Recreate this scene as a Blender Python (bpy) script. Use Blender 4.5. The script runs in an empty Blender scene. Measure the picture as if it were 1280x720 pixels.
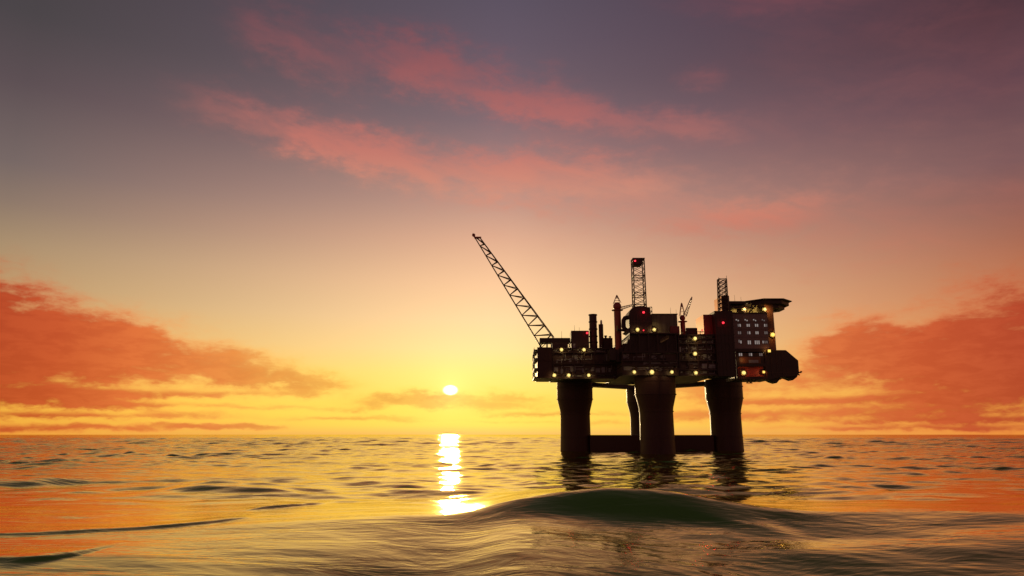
import bpy, bmesh, math, random
import numpy as np
from mathutils import Vector, Matrix

R = math.radians
scene = bpy.context.scene
col = scene.collection

# ------------------------------------------------------------------ camera
EYE = 8.2
PITCH = R(12.15)
cam_data = bpy.data.cameras.new('camera')
cam = bpy.data.objects.new('camera', cam_data)
col.objects.link(cam)
cam.location = (0, 0, EYE)
cam.rotation_euler = (R(90) + PITCH, 0, 0)
cam_data.sensor_width = 36.0
cam_data.lens = 36.0 * 850.0 / 1280.0
cam_data.clip_start = 0.1
cam_data.clip_end = 60000.0
scene.camera = cam

# ------------------------------------------------------------------ render / exposure
scene.render.engine = 'CYCLES'
scene.view_settings.view_transform = 'Standard'
scene.view_settings.look = 'None'
scene.view_settings.exposure = 0.0
scene.view_settings.gamma = 1.0
scene.cycles.use_denoising = True
scene.cycles.max_bounces = 6
scene.cycles.diffuse_bounces = 2
scene.cycles.glossy_bounces = 4
scene.cycles.sample_clamp_indirect = 4.0
scene.cycles.use_fast_gi = False

SUN_AZ, SUN_EL = -5.13, 3.64            # degrees: left of straight ahead, above the horizon

# ------------------------------------------------------------------ shader-node helpers
def lin(c):
    return tuple((v / 255 / 12.92 if v / 255 <= 0.04045 else ((v / 255 + 0.055) / 1.055) ** 2.4) for v in c) + (1.0,)

class V:
    """A value socket with arithmetic."""
    tree = None
    def __init__(self, s): self.s = s
    def _op(self, op, *others, clamp=False):
        n = V.tree.nodes.new('ShaderNodeMath'); n.operation = op; n.use_clamp = clamp
        for i, x in enumerate((self,) + others):
            if isinstance(x, V): V.tree.links.new(x.s, n.inputs[i])
            else: n.inputs[i].default_value = x
        return V(n.outputs[0])
    def __add__(self, o): return self._op('ADD', o)
    def __sub__(self, o): return self._op('SUBTRACT', o)
    def __mul__(self, o): return self._op('MULTIPLY', o)
    def __truediv__(self, o): return self._op('DIVIDE', o)
    __radd__ = __add__
    __rmul__ = __mul__
    def clamp(self): return self._op('ADD', 0.0, clamp=True)
    def abs(self): return self._op('ABSOLUTE')
    def exp(self): return self._op('EXPONENT')
    def map(self, a, b, c=0.0, d=1.0, smooth=True):
        n = V.tree.nodes.new('ShaderNodeMapRange')
        n.interpolation_type = 'SMOOTHSTEP' if smooth else 'LINEAR'
        n.clamp = True
        V.tree.links.new(self.s, n.inputs['Value'])
        for k, val in zip(('From Min', 'From Max', 'To Min', 'To Max'), (a, b, c, d)):
            n.inputs[k].default_value = val
        return V(n.outputs['Result'])

def ramp(fac, lo, hi, stops):
    n = V.tree.nodes.new('ShaderNodeValToRGB')
    V.tree.links.new(fac.map(lo, hi, smooth=False).s, n.inputs[0])
    cr = n.color_ramp
    while len(cr.elements) < len(stops): cr.elements.new(0.5)
    for e, (p, c) in zip(cr.elements, stops):
        e.position = (p - lo) / (hi - lo)
    for e, (p, c) in zip(cr.elements, stops):
        e.color = lin(c)
    return n.outputs[0]

def mix(fac, a, b, mode='MIX'):
    n = V.tree.nodes.new('ShaderNodeMix'); n.data_type = 'RGBA'; n.blend_type = mode
    if isinstance(fac, V): V.tree.links.new(fac.s, n.inputs[0])
    else: n.inputs[0].default_value = fac
    for i, x in ((6, a), (7, b)):
        if isinstance(x, tuple): n.inputs[i].default_value = x
        else: V.tree.links.new(x, n.inputs[i])
    return n.outputs[2]

def combine(x, y, z=0.0):
    n = V.tree.nodes.new('ShaderNodeCombineXYZ')
    for i, q in enumerate((x, y, z)):
        if isinstance(q, V): V.tree.links.new(q.s, n.inputs[i])
        else: n.inputs[i].default_value = q
    return n.outputs[0]

def noise(vec, scale, detail=4.0, rough=0.55, distortion=0.0):
    n = V.tree.nodes.new('ShaderNodeTexNoise')
    V.tree.links.new(vec, n.inputs['Vector'])
    n.inputs['Scale'].default_value = scale
    n.inputs['Detail'].default_value = detail
    n.inputs['Roughness'].default_value = rough
    n.inputs['Distortion'].default_value = distortion
    return V(n.outputs['Fac'])

# ------------------------------------------------------------------ sky (world)
world = bpy.data.worlds.new('World')
scene.world = world
world.use_nodes = True
wt = world.node_tree
wt.nodes.clear()
V.tree = wt
out = wt.nodes.new('ShaderNodeOutputWorld')
bg = wt.nodes.new('ShaderNodeBackground')
wt.links.new(bg.outputs[0], out.inputs[0])

tc = wt.nodes.new('ShaderNodeTexCoord')
sep = wt.nodes.new('ShaderNodeSeparateXYZ')
wt.links.new(tc.outputs['Generated'], sep.inputs[0])
dx, dy, dz = (V(sep.outputs[i]) for i in range(3))
DEG = 180 / math.pi
az = dx._op('ARCTAN2', dy) * DEG                      # 0 straight ahead, + to the right
el = dz._op('ARCSINE')._op('MULTIPLY', DEG)._op('MAXIMUM', 0.0)

# clear-air gradients: under the sun, to its left, to its right, behind
ahead = ramp(el, 0, 90, [(0, (246, 196, 104)), (0.8, (255, 226, 94)), (2.5, (255, 218, 94)), (5, (253, 222, 122)), (7, (250, 217, 150)),
    (9.5, (247, 208, 158)), (12.5, (239, 192, 152)), (16.2, (216, 166, 140)), (19.5, (182, 140, 130)), (22.8, (148, 117, 119)),
    (26, (119, 99, 110)), (29, (103, 87, 102)), (32, (93, 80, 98)), (35, (85, 75, 94)), (50, (58, 52, 68)), (90, (36, 34, 46))])
left = ramp(el, 0, 90, [(0, (240, 162, 58)), (2, (255, 206, 74)), (6, (226, 174, 94)), (10, (186, 152, 106)), (12.8, (165, 139, 107)),
    (15.6, (136, 116, 102)), (18.3, (113, 99, 97)), (23.6, (86, 74, 79)), (28, (68, 64, 68)), (50, (40, 38, 46)), (90, (34, 32, 42))])
right = ramp(el, 0, 90, [(0, (236, 142, 58)), (2, (246, 176, 68)), (6, (222, 144, 80)), (10, (190, 118, 78)), (12.8, (166, 104, 80)),
    (15.6, (136, 92, 84)), (18.3, (116, 83, 86)), (23.6, (90, 62, 73)), (28, (72, 48, 58)), (50, (42, 34, 44)), (90, (34, 32, 42))])
behind = ramp(el, 0, 90, [(0, (140, 88, 74)), (6, (146, 92, 84)), (20, (104, 72, 78)), (50, (38, 35, 46)), (90, (34, 32, 42))])
w_left = (az * -1.0).map(2.0, 38.0, smooth=False)
w_right = az.map(0.0, 38.0, smooth=False)
clear = mix(w_left, mix(w_right, ahead, right), left)
clear = mix(az.abs().map(42.0, 125.0), clear, behind)

# a physical sky of the same low sun, a small share of the light
nish = wt.nodes.new('ShaderNodeTexSky')
nish.sky_type = 'NISHITA'
nish.sun_disc = False
nish.sun_elevation = R(SUN_EL)
nish.sun_rotation = R(SUN_AZ)
nish.dust_density = 3.0
nish_dim = mix(1.0, nish.outputs[0], (0.006, 0.006, 0.006, 1), 'MULTIPLY')
clear = mix(1.0, clear, nish_dim, 'ADD')

# clouds: each bank is a soft streak at (azimuth, elevation) with half length, half height and slant
sky_pos = combine(az, el * 2.6)
warp_a = (noise(combine(az, el * 2.2, 3.1), 0.16, 5, 0.6) - 0.5)
warp_b = (noise(combine(az, el * 2.2, 11.7), 0.34, 5, 0.62) - 0.5)

def streaks(items, along, across):
    total = None
    for cx, cy, hl, hw, ang, amp in items:
        ca, sa = math.cos(ang), math.sin(ang)
        px = az + warp_a * along - cx
        py = el + warp_b * (across * hw + 0.5) - cy
        s = (px * (ca / hl) + py * (sa / hl))
        t = (px * (-sa / hw) + py * (ca / hw))
        s2 = s * s
        f = ((s2 * 0.4 + s2 * s2 * 0.25 + t * t) * -1.0).exp() * amp
        total = f if total is None else total + f
    return total

LOW_BANKS = [
    (-37.52, 6.61, 3.05, 2.31, -0.061, 1.00), (-31.89, 4.93, 5.10, 1.67, 0.009, 1.00), (-30.65, 7.46, 2.67, 1.15, -0.221, 0.75),
    (-24.29, 5.39, 3.20, 1.28, -0.197, 0.85), (-18.31, 4.14, 4.53, 0.70, -0.031, 0.70), (-36.04, 2.42, 3.91, 0.64, 0.031, 1.00),
    (-30.29, 1.99, 2.72, 0.32, 0.010, 0.70), (-30.54, 0.49, 9.14, 0.26, 0.005, 0.90), (-24.23, 1.50, 2.76, 0.26, 0.001, 0.70),
    (-21.32, 0.57, 3.44, 0.19, -0.005, 0.60), (-9.2, 2.79, 3.20, 0.55, 0.092, 1.0), (-0.99, 2.60, 5.2, 0.75, -0.014, 0.85), (4.0, 1.6, 5.0, 0.2, 0.02, 0.7), (-14.0, 1.2, 5.0, 0.18, 0.0, 0.7),
    (-10.45, 1.43, 3.20, 0.19, -0.005, 0.40), (37.24, 6.81, 4.24, 2.69, 0.133, 1.00), (29.12, 5.91, 3.86, 1.41, -0.057, 0.90),
    (35.80, 3.75, 5.04, 1.05, -0.031, 0.95), (29.54, 1.51, 5.25, 0.51, 0.006, 0.95), (17.25, 1.42, 4.6, 0.42, 0.007, 0.95),
    (30.14, 0.44, 8.75, 0.19, -0.005, 0.80), (26.17, 7.26, 2.48, 1.41, 0.592, 0.50), (16.49, 3.61, 4.6, 1.15, 0.060, 0.85), (26.5, 4.6, 4.5, 1.8, 0.1, 0.6), (8.0, 0.9, 4.0, 0.22, 0.0, 0.6), (-19.0, 5.2, 4.0, 1.0, -0.3, 0.5),
    (31.96, 2.46, 3.82, 0.32, -0.049, 0.60), (-26.0, 2.9, 8.0, 0.22, 0.02, 0.7), (-20.0, 2.1, 7.0, 0.18, -0.01, 0.6), (-33.0, 1.25, 6.0, 0.16, 0.0, 0.8), (23.0, 2.45, 6.0, 0.22, 0.01, 0.7), (34.0, 0.95, 6.0, 0.16, 0.0, 0.7), (-2.0, 1.0, 6.0, 0.14, 0.0, 0.5), (-39.0, 8.2, 3.2, 1.6, -0.2, 0.9), (-35.0, 6.4, 6.0, 2.0, -0.1, 0.5), (36.0, 5.0, 6.0, 3.0, 0.1, 0.45)]
HIGH_BANDS = [
    (-18.98, 30.35, 4.60, 1.41, -0.235, 0.80), (-10.26, 30.65, 4.34, 1.28, -0.024, 0.75), (-2.23, 28.65, 6.76, 1.28, -0.213, 1.00),
    (8.46, 25.92, 8.59, 0.70, -0.175, 0.90), (-21.70, 24.44, 4.86, 0.90, -0.131, 0.70), (-14.75, 23.47, 4.78, 0.96, -0.068, 1.00),
    (-6.35, 22.00, 7.82, 1.09, -0.106, 0.90), (5.98, 21.62, 6.04, 1.28, -0.144, 0.85), (18.87, 17.11, 5.06, 0.58, -0.027, 0.70),
    (32.00, 27.19, 10.23, 3.84, -0.162, 0.32), (22.69, 32.94, 6.52, 0.64, -0.131, 0.70), (29.19, 15.2, 13.0, 2.6, -0.064, 0.45),
    (6.07, 19.38, 11.79, 1.67, -0.089, 0.40), (16.84, 28.24, 1.70, 0.45, -0.038, 0.50)]

puff = noise(combine(az, el * 3.4, 5.0), 0.42, 8, 0.62, 0.4)
high_n = noise(combine(az * 0.5 + el * 0.4, el * 1.2 + az * 0.18, 20.0), 0.36, 5, 0.55, 0.6)

high = (streaks([(a_, b_, c_ * 1.1, d_ * 1.75, e_, f_) for a_, b_, c_, d_, e_, f_ in HIGH_BANDS], 8.0, 2.4) * (high_n * 1.5 + 0.08)).map(-0.05, 1.4)
high_col = ramp(el, 10, 36, [(10, (214, 120, 92)), (16, (212, 118, 98)), (20, (226, 146, 120)), (23, (214, 124, 108)), (26, (192, 108, 102)), (30, (164, 90, 92)), (36, (118, 62, 78))])
sky = mix(high * 0.70, clear, high_col)

low = (streaks([(a_, b_, c_ * 1.1, d_ * 1.3, e_, f_) for a_, b_, c_, d_, e_, f_ in LOW_BANKS], 6.0, 2.0) * (puff * 1.75 + 0.24)).map(-0.08, 1.36)
low_col = ramp(az, -40, 40, [(-40, (182, 64, 34)), (-34, (202, 82, 42)), (-29, (226, 112, 56)), (-23, (236, 140, 68)), (-17, (243, 168, 76)), (-11, (246, 182, 78)),
    (-5, (250, 196, 86)), (3, (249, 188, 80)), (10, (245, 162, 73)), (17, (236, 134, 66)), (24, (224, 116, 62)), (31, (206, 90, 50)), (40, (176, 64, 43))])
lit_edge = mix(low.map(0.25, 0.95), mix(1.0, low_col, (1.22, 1.45, 1.35, 1), 'MULTIPLY'), mix(puff.map(0.40, 0.62), mix(1.0, low_col, (0.90, 0.80, 0.80, 1), 'MULTIPLY'), low_col))
sky = mix(low * 0.95, sky, lit_edge)

# the sun's disc, its lower limb behind the thin bank, and the bright air round it
vx = math.sin(R(SUN_AZ)) * math.cos(R(SUN_EL)); vy = math.cos(R(SUN_AZ)) * math.cos(R(SUN_EL)); vz = math.sin(R(SUN_EL))
cosg = (dx * vx + dy * vy + dz * vz)._op('MINIMUM', 1.0)
ang = cosg._op('ARCCOSINE') * DEG
air = ((ang * ang) * (-1 / 20.0)).exp() * 0.05 + ((ang * -1.0) * (1 / 1.1)).exp() * 0.24
sky = mix(1.0, sky, mix(1.0, combine(air, air * 0.78, air * 0.36), (1, 1, 1, 1), 'MULTIPLY'), 'ADD')
disc_el = (el - SUN_EL + 0.04) * 1.5
disc_az = az - SUN_AZ
disc = (disc_el * disc_el + disc_az * disc_az)._op('SQRT').map(0.72, 0.24) * 5.0
sky = mix(1.0, sky, combine(disc, disc * 0.86, disc * 0.55), 'ADD')
wt.links.new(sky, bg.inputs['Color'])
bg.inputs['Strength'].default_value = 1.0
world.cycles.sampling_method = 'MANUAL'
world.cycles.sample_map_resolution = 2048

# ------------------------------------------------------------------ sun lamp
sd = bpy.data.lights.new('sun', 'SUN')
sd.energy = 2.6
sd.angle = R(1.0)
sd.color = (1.0, 0.72, 0.36)
so = bpy.data.objects.new('sun', sd)
col.objects.link(so)
so.rotation_euler = Vector((vx, vy, vz)).to_track_quat('Z', 'Y').to_euler()

# ------------------------------------------------------------------ sea
def depth_rows():
    rows = [0.6, 3.0, 6.0, 9.0, 12.0, 15.0]
    r = 15.0
    while r < 30000.0:
        if r < 32: dr = 0.8
        elif r < 160: dr = max(0.12, r * r / EYE * R(0.03))
        else: dr = r * (0.0045 if r < 1500 else 0.009)
        dr = min(dr, r * 0.0075) if 60 < r < 1500 else (min(dr, 0.5) if r <= 60 else dr)
        r += dr
        rows.append(r)
    return np.array(rows)

rr = depth_rows()
phi = np.concatenate([np.linspace(-180, -48, 90, endpoint=False), np.linspace(-48, 48, 960, endpoint=False), np.linspace(48, 180, 91)])
phi = np.radians(phi)
GR, GP = np.meshgrid(rr, phi, indexing='ij')
GX = GR * np.sin(GP)
GY = GR * np.cos(GP)
spacing = np.maximum(np.gradient(rr)[:, None], rr[:, None] * R(0.1))
rng = np.random.default_rng(11)

def smooth(t):
    t = np.clip(t, 0, 1)
    return t * t * (3 - 2 * t)

GZ = np.zeros_like(GX)
def waves(n, l0, l1, amp, spread, power=1.0, heading=200.0):
    global GZ
    for i in range(n):
        L = l0 * (l1 / l0) ** ((i + rng.random()) / n)
        th = R(heading + rng.normal(0, spread))
        k = 2 * math.pi / L
        a = amp * (0.6 + 0.8 * rng.random())
        fade = smooth((L / spacing - 2.2) / 2.5)
        if fade.max() <= 0: continue
        ph = k * (GX * math.sin(th) + GY * math.cos(th)) + rng.random() * 6.283
        s = np.sin(ph)
        if power != 1.0:
            s = 2.0 * ((s + 1) / 2) ** power - 1.0 / power
        GZ += a * fade * s

def field(n, l0, l1, spread, heading=200.0):
    """A random sea of unit variance made of waves from l0 to l1 metres long."""
    f_ = np.zeros_like(GX)
    for i in range(n):
        L = l0 * (l1 / l0) ** ((i + rng.random()) / n)
        th = R(heading + rng.normal(0, spread)); k = 2 * math.pi / L
        f_ += smooth((L / spacing - 2.0) / 2.5) * np.sin(k * (GX * math.sin(th) + GY * math.cos(th)) + rng.random() * 6.283)
    return f_ * math.sqrt(2.0 / n)

waves(5, 55, 110, 0.12, 22)
long_z = GZ.copy(); GZ[:] = 0
waves(12, 16, 45, 0.085, 36, 1.8)
waves(26, 5, 16, 0.032, 28, 2.0, 188.0)
waves(16, 1.6, 5, 0.0065, 46, 1.6)
calm = 0.16 + 0.84 * smooth((GY - 71) / 40)
f1 = field(22, 8, 22, 48)
GZ += 0.17 * np.maximum(0, f1 - 0.7) ** 1.3
GZ = long_z + GZ * calm * (1 + 0.55 * smooth((np.abs(GX) - 50) / 150))
near_z = GZ.copy()
# long-crested undulations on the near water
GZ[:] = 0
waves(4, 9, 19, 0.060, 14, 1.3, 172.0)
waves(4, 5, 9, 0.016, 16, 1.3, 165.0)
waves(10, 1.2, 3.5, 0.0028, 40, 1.4, 180.0)
near_z += GZ * (1 - smooth((GY - 66) / 20)) * (0.22 + 0.78 * smooth((GX + 6) / 18))
# open sea: a longer, higher swell far out
GZ[:] = 0
waves(12, 60, 170, 0.30, 24, 1.6)
far_z = GZ.copy(); GZ[:] = 0
waves(18, 22, 75, 0.15, 38, 1.9)
mid_z = GZ * smooth((GR - 220) / 400.0)
GZ = far_z
far = smooth((GR - 500.0) / 2600.0)
patch = 0.7 + 0.3 * np.sin(GX * 0.021 + GY * 0.034 + 1.0) * np.sin(GX * -0.013 + GY * 0.047)
GZ = near_z * patch + mid_z + GZ * far * 1.1

def curve(x, xs, ys):
    """Smooth curve through the points (cubic, flat at the ends)."""
    xs, ys = np.array(xs, float), np.array(ys, float)
    m_ = np.gradient(ys, xs); m_[0] = m_[-1] = 0
    x = np.clip(x, xs[0], xs[-1])
    i = np.clip(np.searchsorted(xs, x) - 1, 0, len(xs) - 2)
    h_ = xs[i + 1] - xs[i]; t_ = (x - xs[i]) / h_
    return ((1 + 2 * t_) * (1 - t_) ** 2 * ys[i] + t_ * (1 - t_) ** 2 * h_ * m_[i] + t_ * t_ * (3 - 2 * t_) * ys[i + 1] + t_ * t_ * (t_ - 1) * h_ * m_[i + 1])

def swell(xs, ys, hs, front, back, trough=0.0, steep=(0.5, 7.0)):
    """One swell running across the view: its crest line (x, y), height along it, and its near and far widths."""
    global GZ
    e = GY - curve(GX, xs, ys)
    hh = curve(GX, xs, hs)
    near = hh * (steep[0] * np.exp(-(np.abs(e) / steep[1]) ** 2) + (1 - steep[0]) * np.exp(-(e / front) ** 2))
    away = hh * np.exp(-(e / back) ** 2)
    GZ += np.where((GY > 1) & (e < 0), near, np.where(GY > 1, away, 0.0))

def great_swell(xs, ys, hs, slope, lip, lip_width, back, floor=-2.2):
    """The big near swell: a long even near face below a steeper lip, easing into the trough."""
    global GZ
    e = GY - curve(GX, xs, ys)
    hh = curve(GX, xs, hs)
    face = hh - curve(GX, xs, slope) * (np.sqrt(e * e + 9.0) - 3.0) - curve(GX, xs, lip) * (1 - np.exp(-(e / lip_width) ** 2))
    face = floor + 0.5 * ((face - floor) + np.sqrt((face - floor) ** 2 + 0.5))
    away = hh * np.exp(-(e / back) ** 2)
    z = np.where(e < 0, face, away)
    w = smooth((GY + 10) / 20)
    GZ += z * w

great_swell([-57.9, -38.5, -23.6, -11.8, -4.6, 0.8, 6.3, 12.7, 20.2, 27.5, 38.2, 49.0, 78.6], [50, 54, 62, 66, 68, 69, 70, 70, 69, 68, 68, 68, 66],
      [0.96, 0.43, 0.53, 0.74, 0.95, 2.11, 2.71, 2.55, 1.81, 1.17, 1.1, 1.25, 1.17],
      [0.005, 0.01, 0.02, 0.045, 0.085, 0.075, 0.09, 0.10, 0.105, 0.10, 0.09, 0.08, 0.07], [0, 0, 0.05, 0.15, 0.35, 0.9, 1.6, 1.75, 1.25, 0.6, 0.2, 0.12, 0.1], 4.6, 24.0)
swell([-118.1, -92.5, -79.6, -71.7], [136.8, 119.9, 115.1, 119.4], [0.0, 0.85, 0.9, 0.0], 10, 14, 0.0, (0.6, 2.6))
swell([-55.5, -49.2, -41.6, -32.2, -23.8], [104.5, 102.4, 99.4, 98.1, 100.3], [0.0, 0.6, 0.8, 0.55, 0.0], 10, 14, 0.0, (0.6, 2.4))
swell([-28.8, -26.5, -24.2, -22.2, -19.5], [75.4, 76.1, 78.3, 82.2, 86.6], [0.0, 0.25, 0.28, 0.15, 0.0], 1.6, 5, 0.0, (0.6, 0.8))
swell([-47.5, -42.5, -38.4], [70.6, 68.9, 69.9], [0.0, 0.12, 0.0], 1.2, 5, 0.0, (0.6, 0.8))
swell([-34.9, -31.9, -29.0, -28.0], [45.1, 45.1, 45.9, 47.6], [0.1, 0.2, 0.2, 0.0], 1.5, 4, 0.0, (0.6, 0.7))
swell([-43.1, -39.9, -32.3, -26.4, -23.6], [55.2, 55.9, 59.1, 63.8, 68.1], [0.14, 0.16, 0.2, 0.18, 0.0], 1.5, 4, 0.0, (0.6, 0.8))
swell([52.0, 59.0, 65.5, 77.5, 87.3], [94.1, 96.7, 98.1, 99.4, 101.7], [0.0, 0.4, 0.5, 0.4, 0.0], 6, 10, 0.0, (0.6, 3))
swell([4.5, 10.4, 16.1, 21.4, 24.8], [66.9, 66.4, 65.2, 61.8, 60.1], [0.0, 0.5, 0.6, 0.35, 0.0], 6, 7, 0.0, (0.6, 2.4))

nr, nc = GX.shape
co = np.stack([GX, GY, GZ], -1).reshape(-1, 3).astype(np.float32)
idx = np.arange(nr * nc).reshape(nr, nc)
q = np.stack([idx[:-1, :-1], idx[:-1, 1:], idx[1:, 1:], idx[1:, :-1]], -1).reshape(-1, 4)
me = bpy.data.meshes.new('sea')
me.vertices.add(len(co)); me.vertices.foreach_set('co', co.ravel())
me.loops.add(q.size); me.loops.foreach_set('vertex_index', q.ravel().astype(np.int32))
me.polygons.add(len(q)); me.polygons.foreach_set('loop_start', np.arange(0, q.size, 4, dtype=np.int32))
me.polygons.foreach_set('use_smooth', np.ones(len(q), dtype=bool))
me.update(calc_edges=True)
sea = bpy.data.objects.new('sea', me)
col.objects.link(sea)
sea['kind'] = 'structure'

def new_mat(name):
    m = bpy.data.materials.new(name)
    m.use_nodes = True
    V.tree = m.node_tree
    return m, m.node_tree, m.node_tree.nodes['Principled BSDF']

m, t, b = new_mat('sea_water')
t.nodes.remove(b)
outm = t.nodes['Material Output']
g = t.nodes.new('ShaderNodeNewGeometry')
sp = t.nodes.new('ShaderNodeSeparateXYZ'); t.links.new(g.outputs['Position'], sp.inputs[0])
px, py = V(sp.outputs[0]), V(sp.outputs[1])
lull = noise(combine(px * 0.012, py * 0.02), 1.0, 2, 0.5).map(0.38, 0.62)
# wavelets with long narrow crests, and fine ripples
r1 = (noise(combine(px * 0.030, py * 0.16), 1.0, 3, 0.5, 0.6) - 0.5).abs() * -5.0 + 1.0
r1 = r1._op('MAXIMUM', 0.0); r1 = r1 * r1
r2 = (noise(combine(px * 0.07 + py * 0.02, py * 0.42, 7.0), 1.0, 3, 0.5, 0.6) - 0.5).abs() * -5.0 + 1.0
r2 = r2._op('MAXIMUM', 0.0); r2 = r2 * r2
fine = noise(combine(px * 0.5 + py * 0.35, py * 1.6 - px * 0.3, 2.0), 1.0, 4, 0.6)
streak = noise(combine(px * 0.10 + py * 0.06, py * 0.30 - px * 0.05, 9.0), 1.0, 4, 0.62, 0.8)
windy = py.map(70.0, 170.0) * 1.0 + 0.45 + px.abs().map(60.0, 260.0) * py.map(75.0, 150.0) * 1.4
h = (r1 * 0.05 + r2 * 0.022) * (lull * 0.7 + 0.3) * windy + fine * 0.010 + streak * 0.10
bp = t.nodes.new('ShaderNodeBump')
bp.inputs['Strength'].default_value = 1.0
bp.inputs['Distance'].default_value = 1.0
t.links.new(h.s, bp.inputs['Height'])
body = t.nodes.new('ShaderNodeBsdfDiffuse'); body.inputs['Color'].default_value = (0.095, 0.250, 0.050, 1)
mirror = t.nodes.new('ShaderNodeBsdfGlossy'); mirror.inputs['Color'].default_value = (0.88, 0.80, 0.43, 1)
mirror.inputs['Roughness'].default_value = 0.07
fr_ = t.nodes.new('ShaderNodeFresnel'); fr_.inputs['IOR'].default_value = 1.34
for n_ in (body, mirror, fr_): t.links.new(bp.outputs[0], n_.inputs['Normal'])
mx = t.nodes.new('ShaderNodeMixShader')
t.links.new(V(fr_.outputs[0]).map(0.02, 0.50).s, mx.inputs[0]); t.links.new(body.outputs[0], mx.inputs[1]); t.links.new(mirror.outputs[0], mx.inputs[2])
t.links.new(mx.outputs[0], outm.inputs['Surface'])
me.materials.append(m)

# ================================================================== materials
def paint(name, c, rough=0.5, metallic=0.0, wear=0.25, scale=0.35):
    """Weathered steel paint: blotches of dirt and rust, streaked downwards, on a base colour."""
    m, t, b = new_mat(name)
    tcn = t.nodes.new('ShaderNodeTexCoord')
    s = t.nodes.new('ShaderNodeSeparateXYZ'); t.links.new(tcn.outputs['Object'], s.inputs[0])
    x, y, z = (V(s.outputs[i]) for i in range(3))
    n1 = noise(combine(x, y, z * 0.25), scale, 6, 0.65)
    n2 = noise(combine(x, y, z * 0.12), scale * 5, 4, 0.6)
    f = (n1 * 0.6 + n2 * 0.4).map(0.46, 0.66)
    dark = tuple(v * 0.42 for v in c) + (1,)
    rust = (c[0] * 0.6 + 0.045, c[1] * 0.5 + 0.012, c[2] * 0.4 + 0.004, 1)
    colr = mix(f * wear * 2.0, tuple(c) + (1,), mix(n2.map(0.4, 0.6), dark, rust))
    t.links.new(colr, b.inputs['Base Color'])
    t.links.new((n2 * 0.25 + rough - 0.12).s, b.inputs['Roughness'])
    b.inputs['Metallic'].default_value = metallic
    return m

def glow(name, c, strength):
    m, t, b = new_mat(name)
    b.inputs['Base Color'].default_value = (0.02, 0.02, 0.02, 1)
    b.inputs['Emission Color'].default_value = tuple(c) + (1,)
    b.inputs['Emission Strength'].default_value = strength
    return m

HULL = paint('hull_red_brown', (0.048, 0.011, 0.006), 0.55)
STEEL = paint('dark_deck_steel', (0.066, 0.026, 0.021), 0.55)
DARK = paint('dark_girder_steel', (0.036, 0.012, 0.009), 0.55)
GREY = paint('grey_panel_paint', (0.30, 0.265, 0.29), 0.5)
PALE = paint('pale_panel_paint', (0.42, 0.38, 0.40), 0.5)
RED = paint('red_crane_paint', (0.36, 0.045, 0.030), 0.45)
DEEPRED = paint('deep_red_container_paint', (0.22, 0.022, 0.018), 0.5)
SUN_ORANGE = paint('painted_sunlight', (0.74, 0.25, 0.018), 0.38, 0.45, 0.12)  # sunlight on the left flanks, put into the colour
BOOM = paint('crane_lattice_paint', (0.085, 0.036, 0.024), 0.5)
ALU = paint('bare_lattice_metal', (0.42, 0.40, 0.37), 0.4, 0.5)
WALLW = paint('living_quarters_paint', (0.20, 0.115, 0.115), 0.5)
WARMW = paint('stair_wall_orange_paint', (0.17, 0.050, 0.016), 0.5)
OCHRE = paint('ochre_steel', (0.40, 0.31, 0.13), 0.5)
HALO_DISH = paint('added_halo_dish_enamel', (0.36, 0.28, 0.14), 0.5, 0.0, 0.1)
LAMP = glow('sodium_lamp_glass', (1.0, 0.76, 0.22), 1.2)
LAMPO = glow('orange_lamp_glass', (1.0, 0.62, 0.12), 1.5)
BEACON = glow('red_beacon_glass', (1.0, 0.03, 0.05), 2.2)
PANE = glow('lit_window_glass', (0.86, 0.70, 0.64), 0.30)
PANE_DIM = glow('dim_window_glass', (0.86, 0.66, 0.60), 0.13)
win_rnd = random.Random(4)
PANEO = glow('orange_window_glass', (1.0, 0.50, 0.12), 0.85)

def corrugated(name, c):
    m, t, b = new_mat(name)
    tcn = t.nodes.new('ShaderNodeTexCoord')
    s = t.nodes.new('ShaderNodeSeparateXYZ'); t.links.new(tcn.outputs['Object'], s.inputs[0])
    x, y, z = (V(s.outputs[i]) for i in range(3))
    n = noise(combine(x * 2.0, y * 2.0, z * 0.15), 0.8, 5, 0.65)
    t.links.new(mix(n.map(0.35, 0.7) * 0.7, tuple(c) + (1,), (c[0] * .35, c[1] * .3, c[2] * .25, 1)), b.inputs['Base Color'])
    b.inputs['Roughness'].default_value = 0.5
    return m
SHEET = corrugated('corrugated_sheet', (0.30, 0.24, 0.18))

# ================================================================== builders
def ray(px, py):
    a, b_ = (px - 640) / 850.0, (360 - py) / 850.0
    c, s = math.cos(PITCH), math.sin(PITCH)
    return a, c - b_ * s, s + b_ * c

def at(px, py, Y):
    """A survey mark read off the photograph, carried to its true distance Y (metres ahead of the camera)."""
    d = ray(px, py)
    k = Y / d[1]
    return Vector((d[0] * k, Y, EYE + d[2] * k))

ORIGIN = {}
def empty(name, loc, label=None, cat=None, group=None):
    o = bpy.data.objects.new(name, None)
    col.objects.link(o)
    o.location = loc
    o.empty_display_size = 1
    ORIGIN[o.name] = Vector(loc)
    tag(o, label, cat, group)
    return o

def tag(o, label=None, cat=None, group=None):
    if label: o['label'] = label
    if cat: o['category'] = cat
    if group: o['group'] = group
    return o

def base_of(o):
    while o.parent: o = o.parent
    return ORIGIN.get(o.name, Vector((0, 0, 0)))

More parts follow.
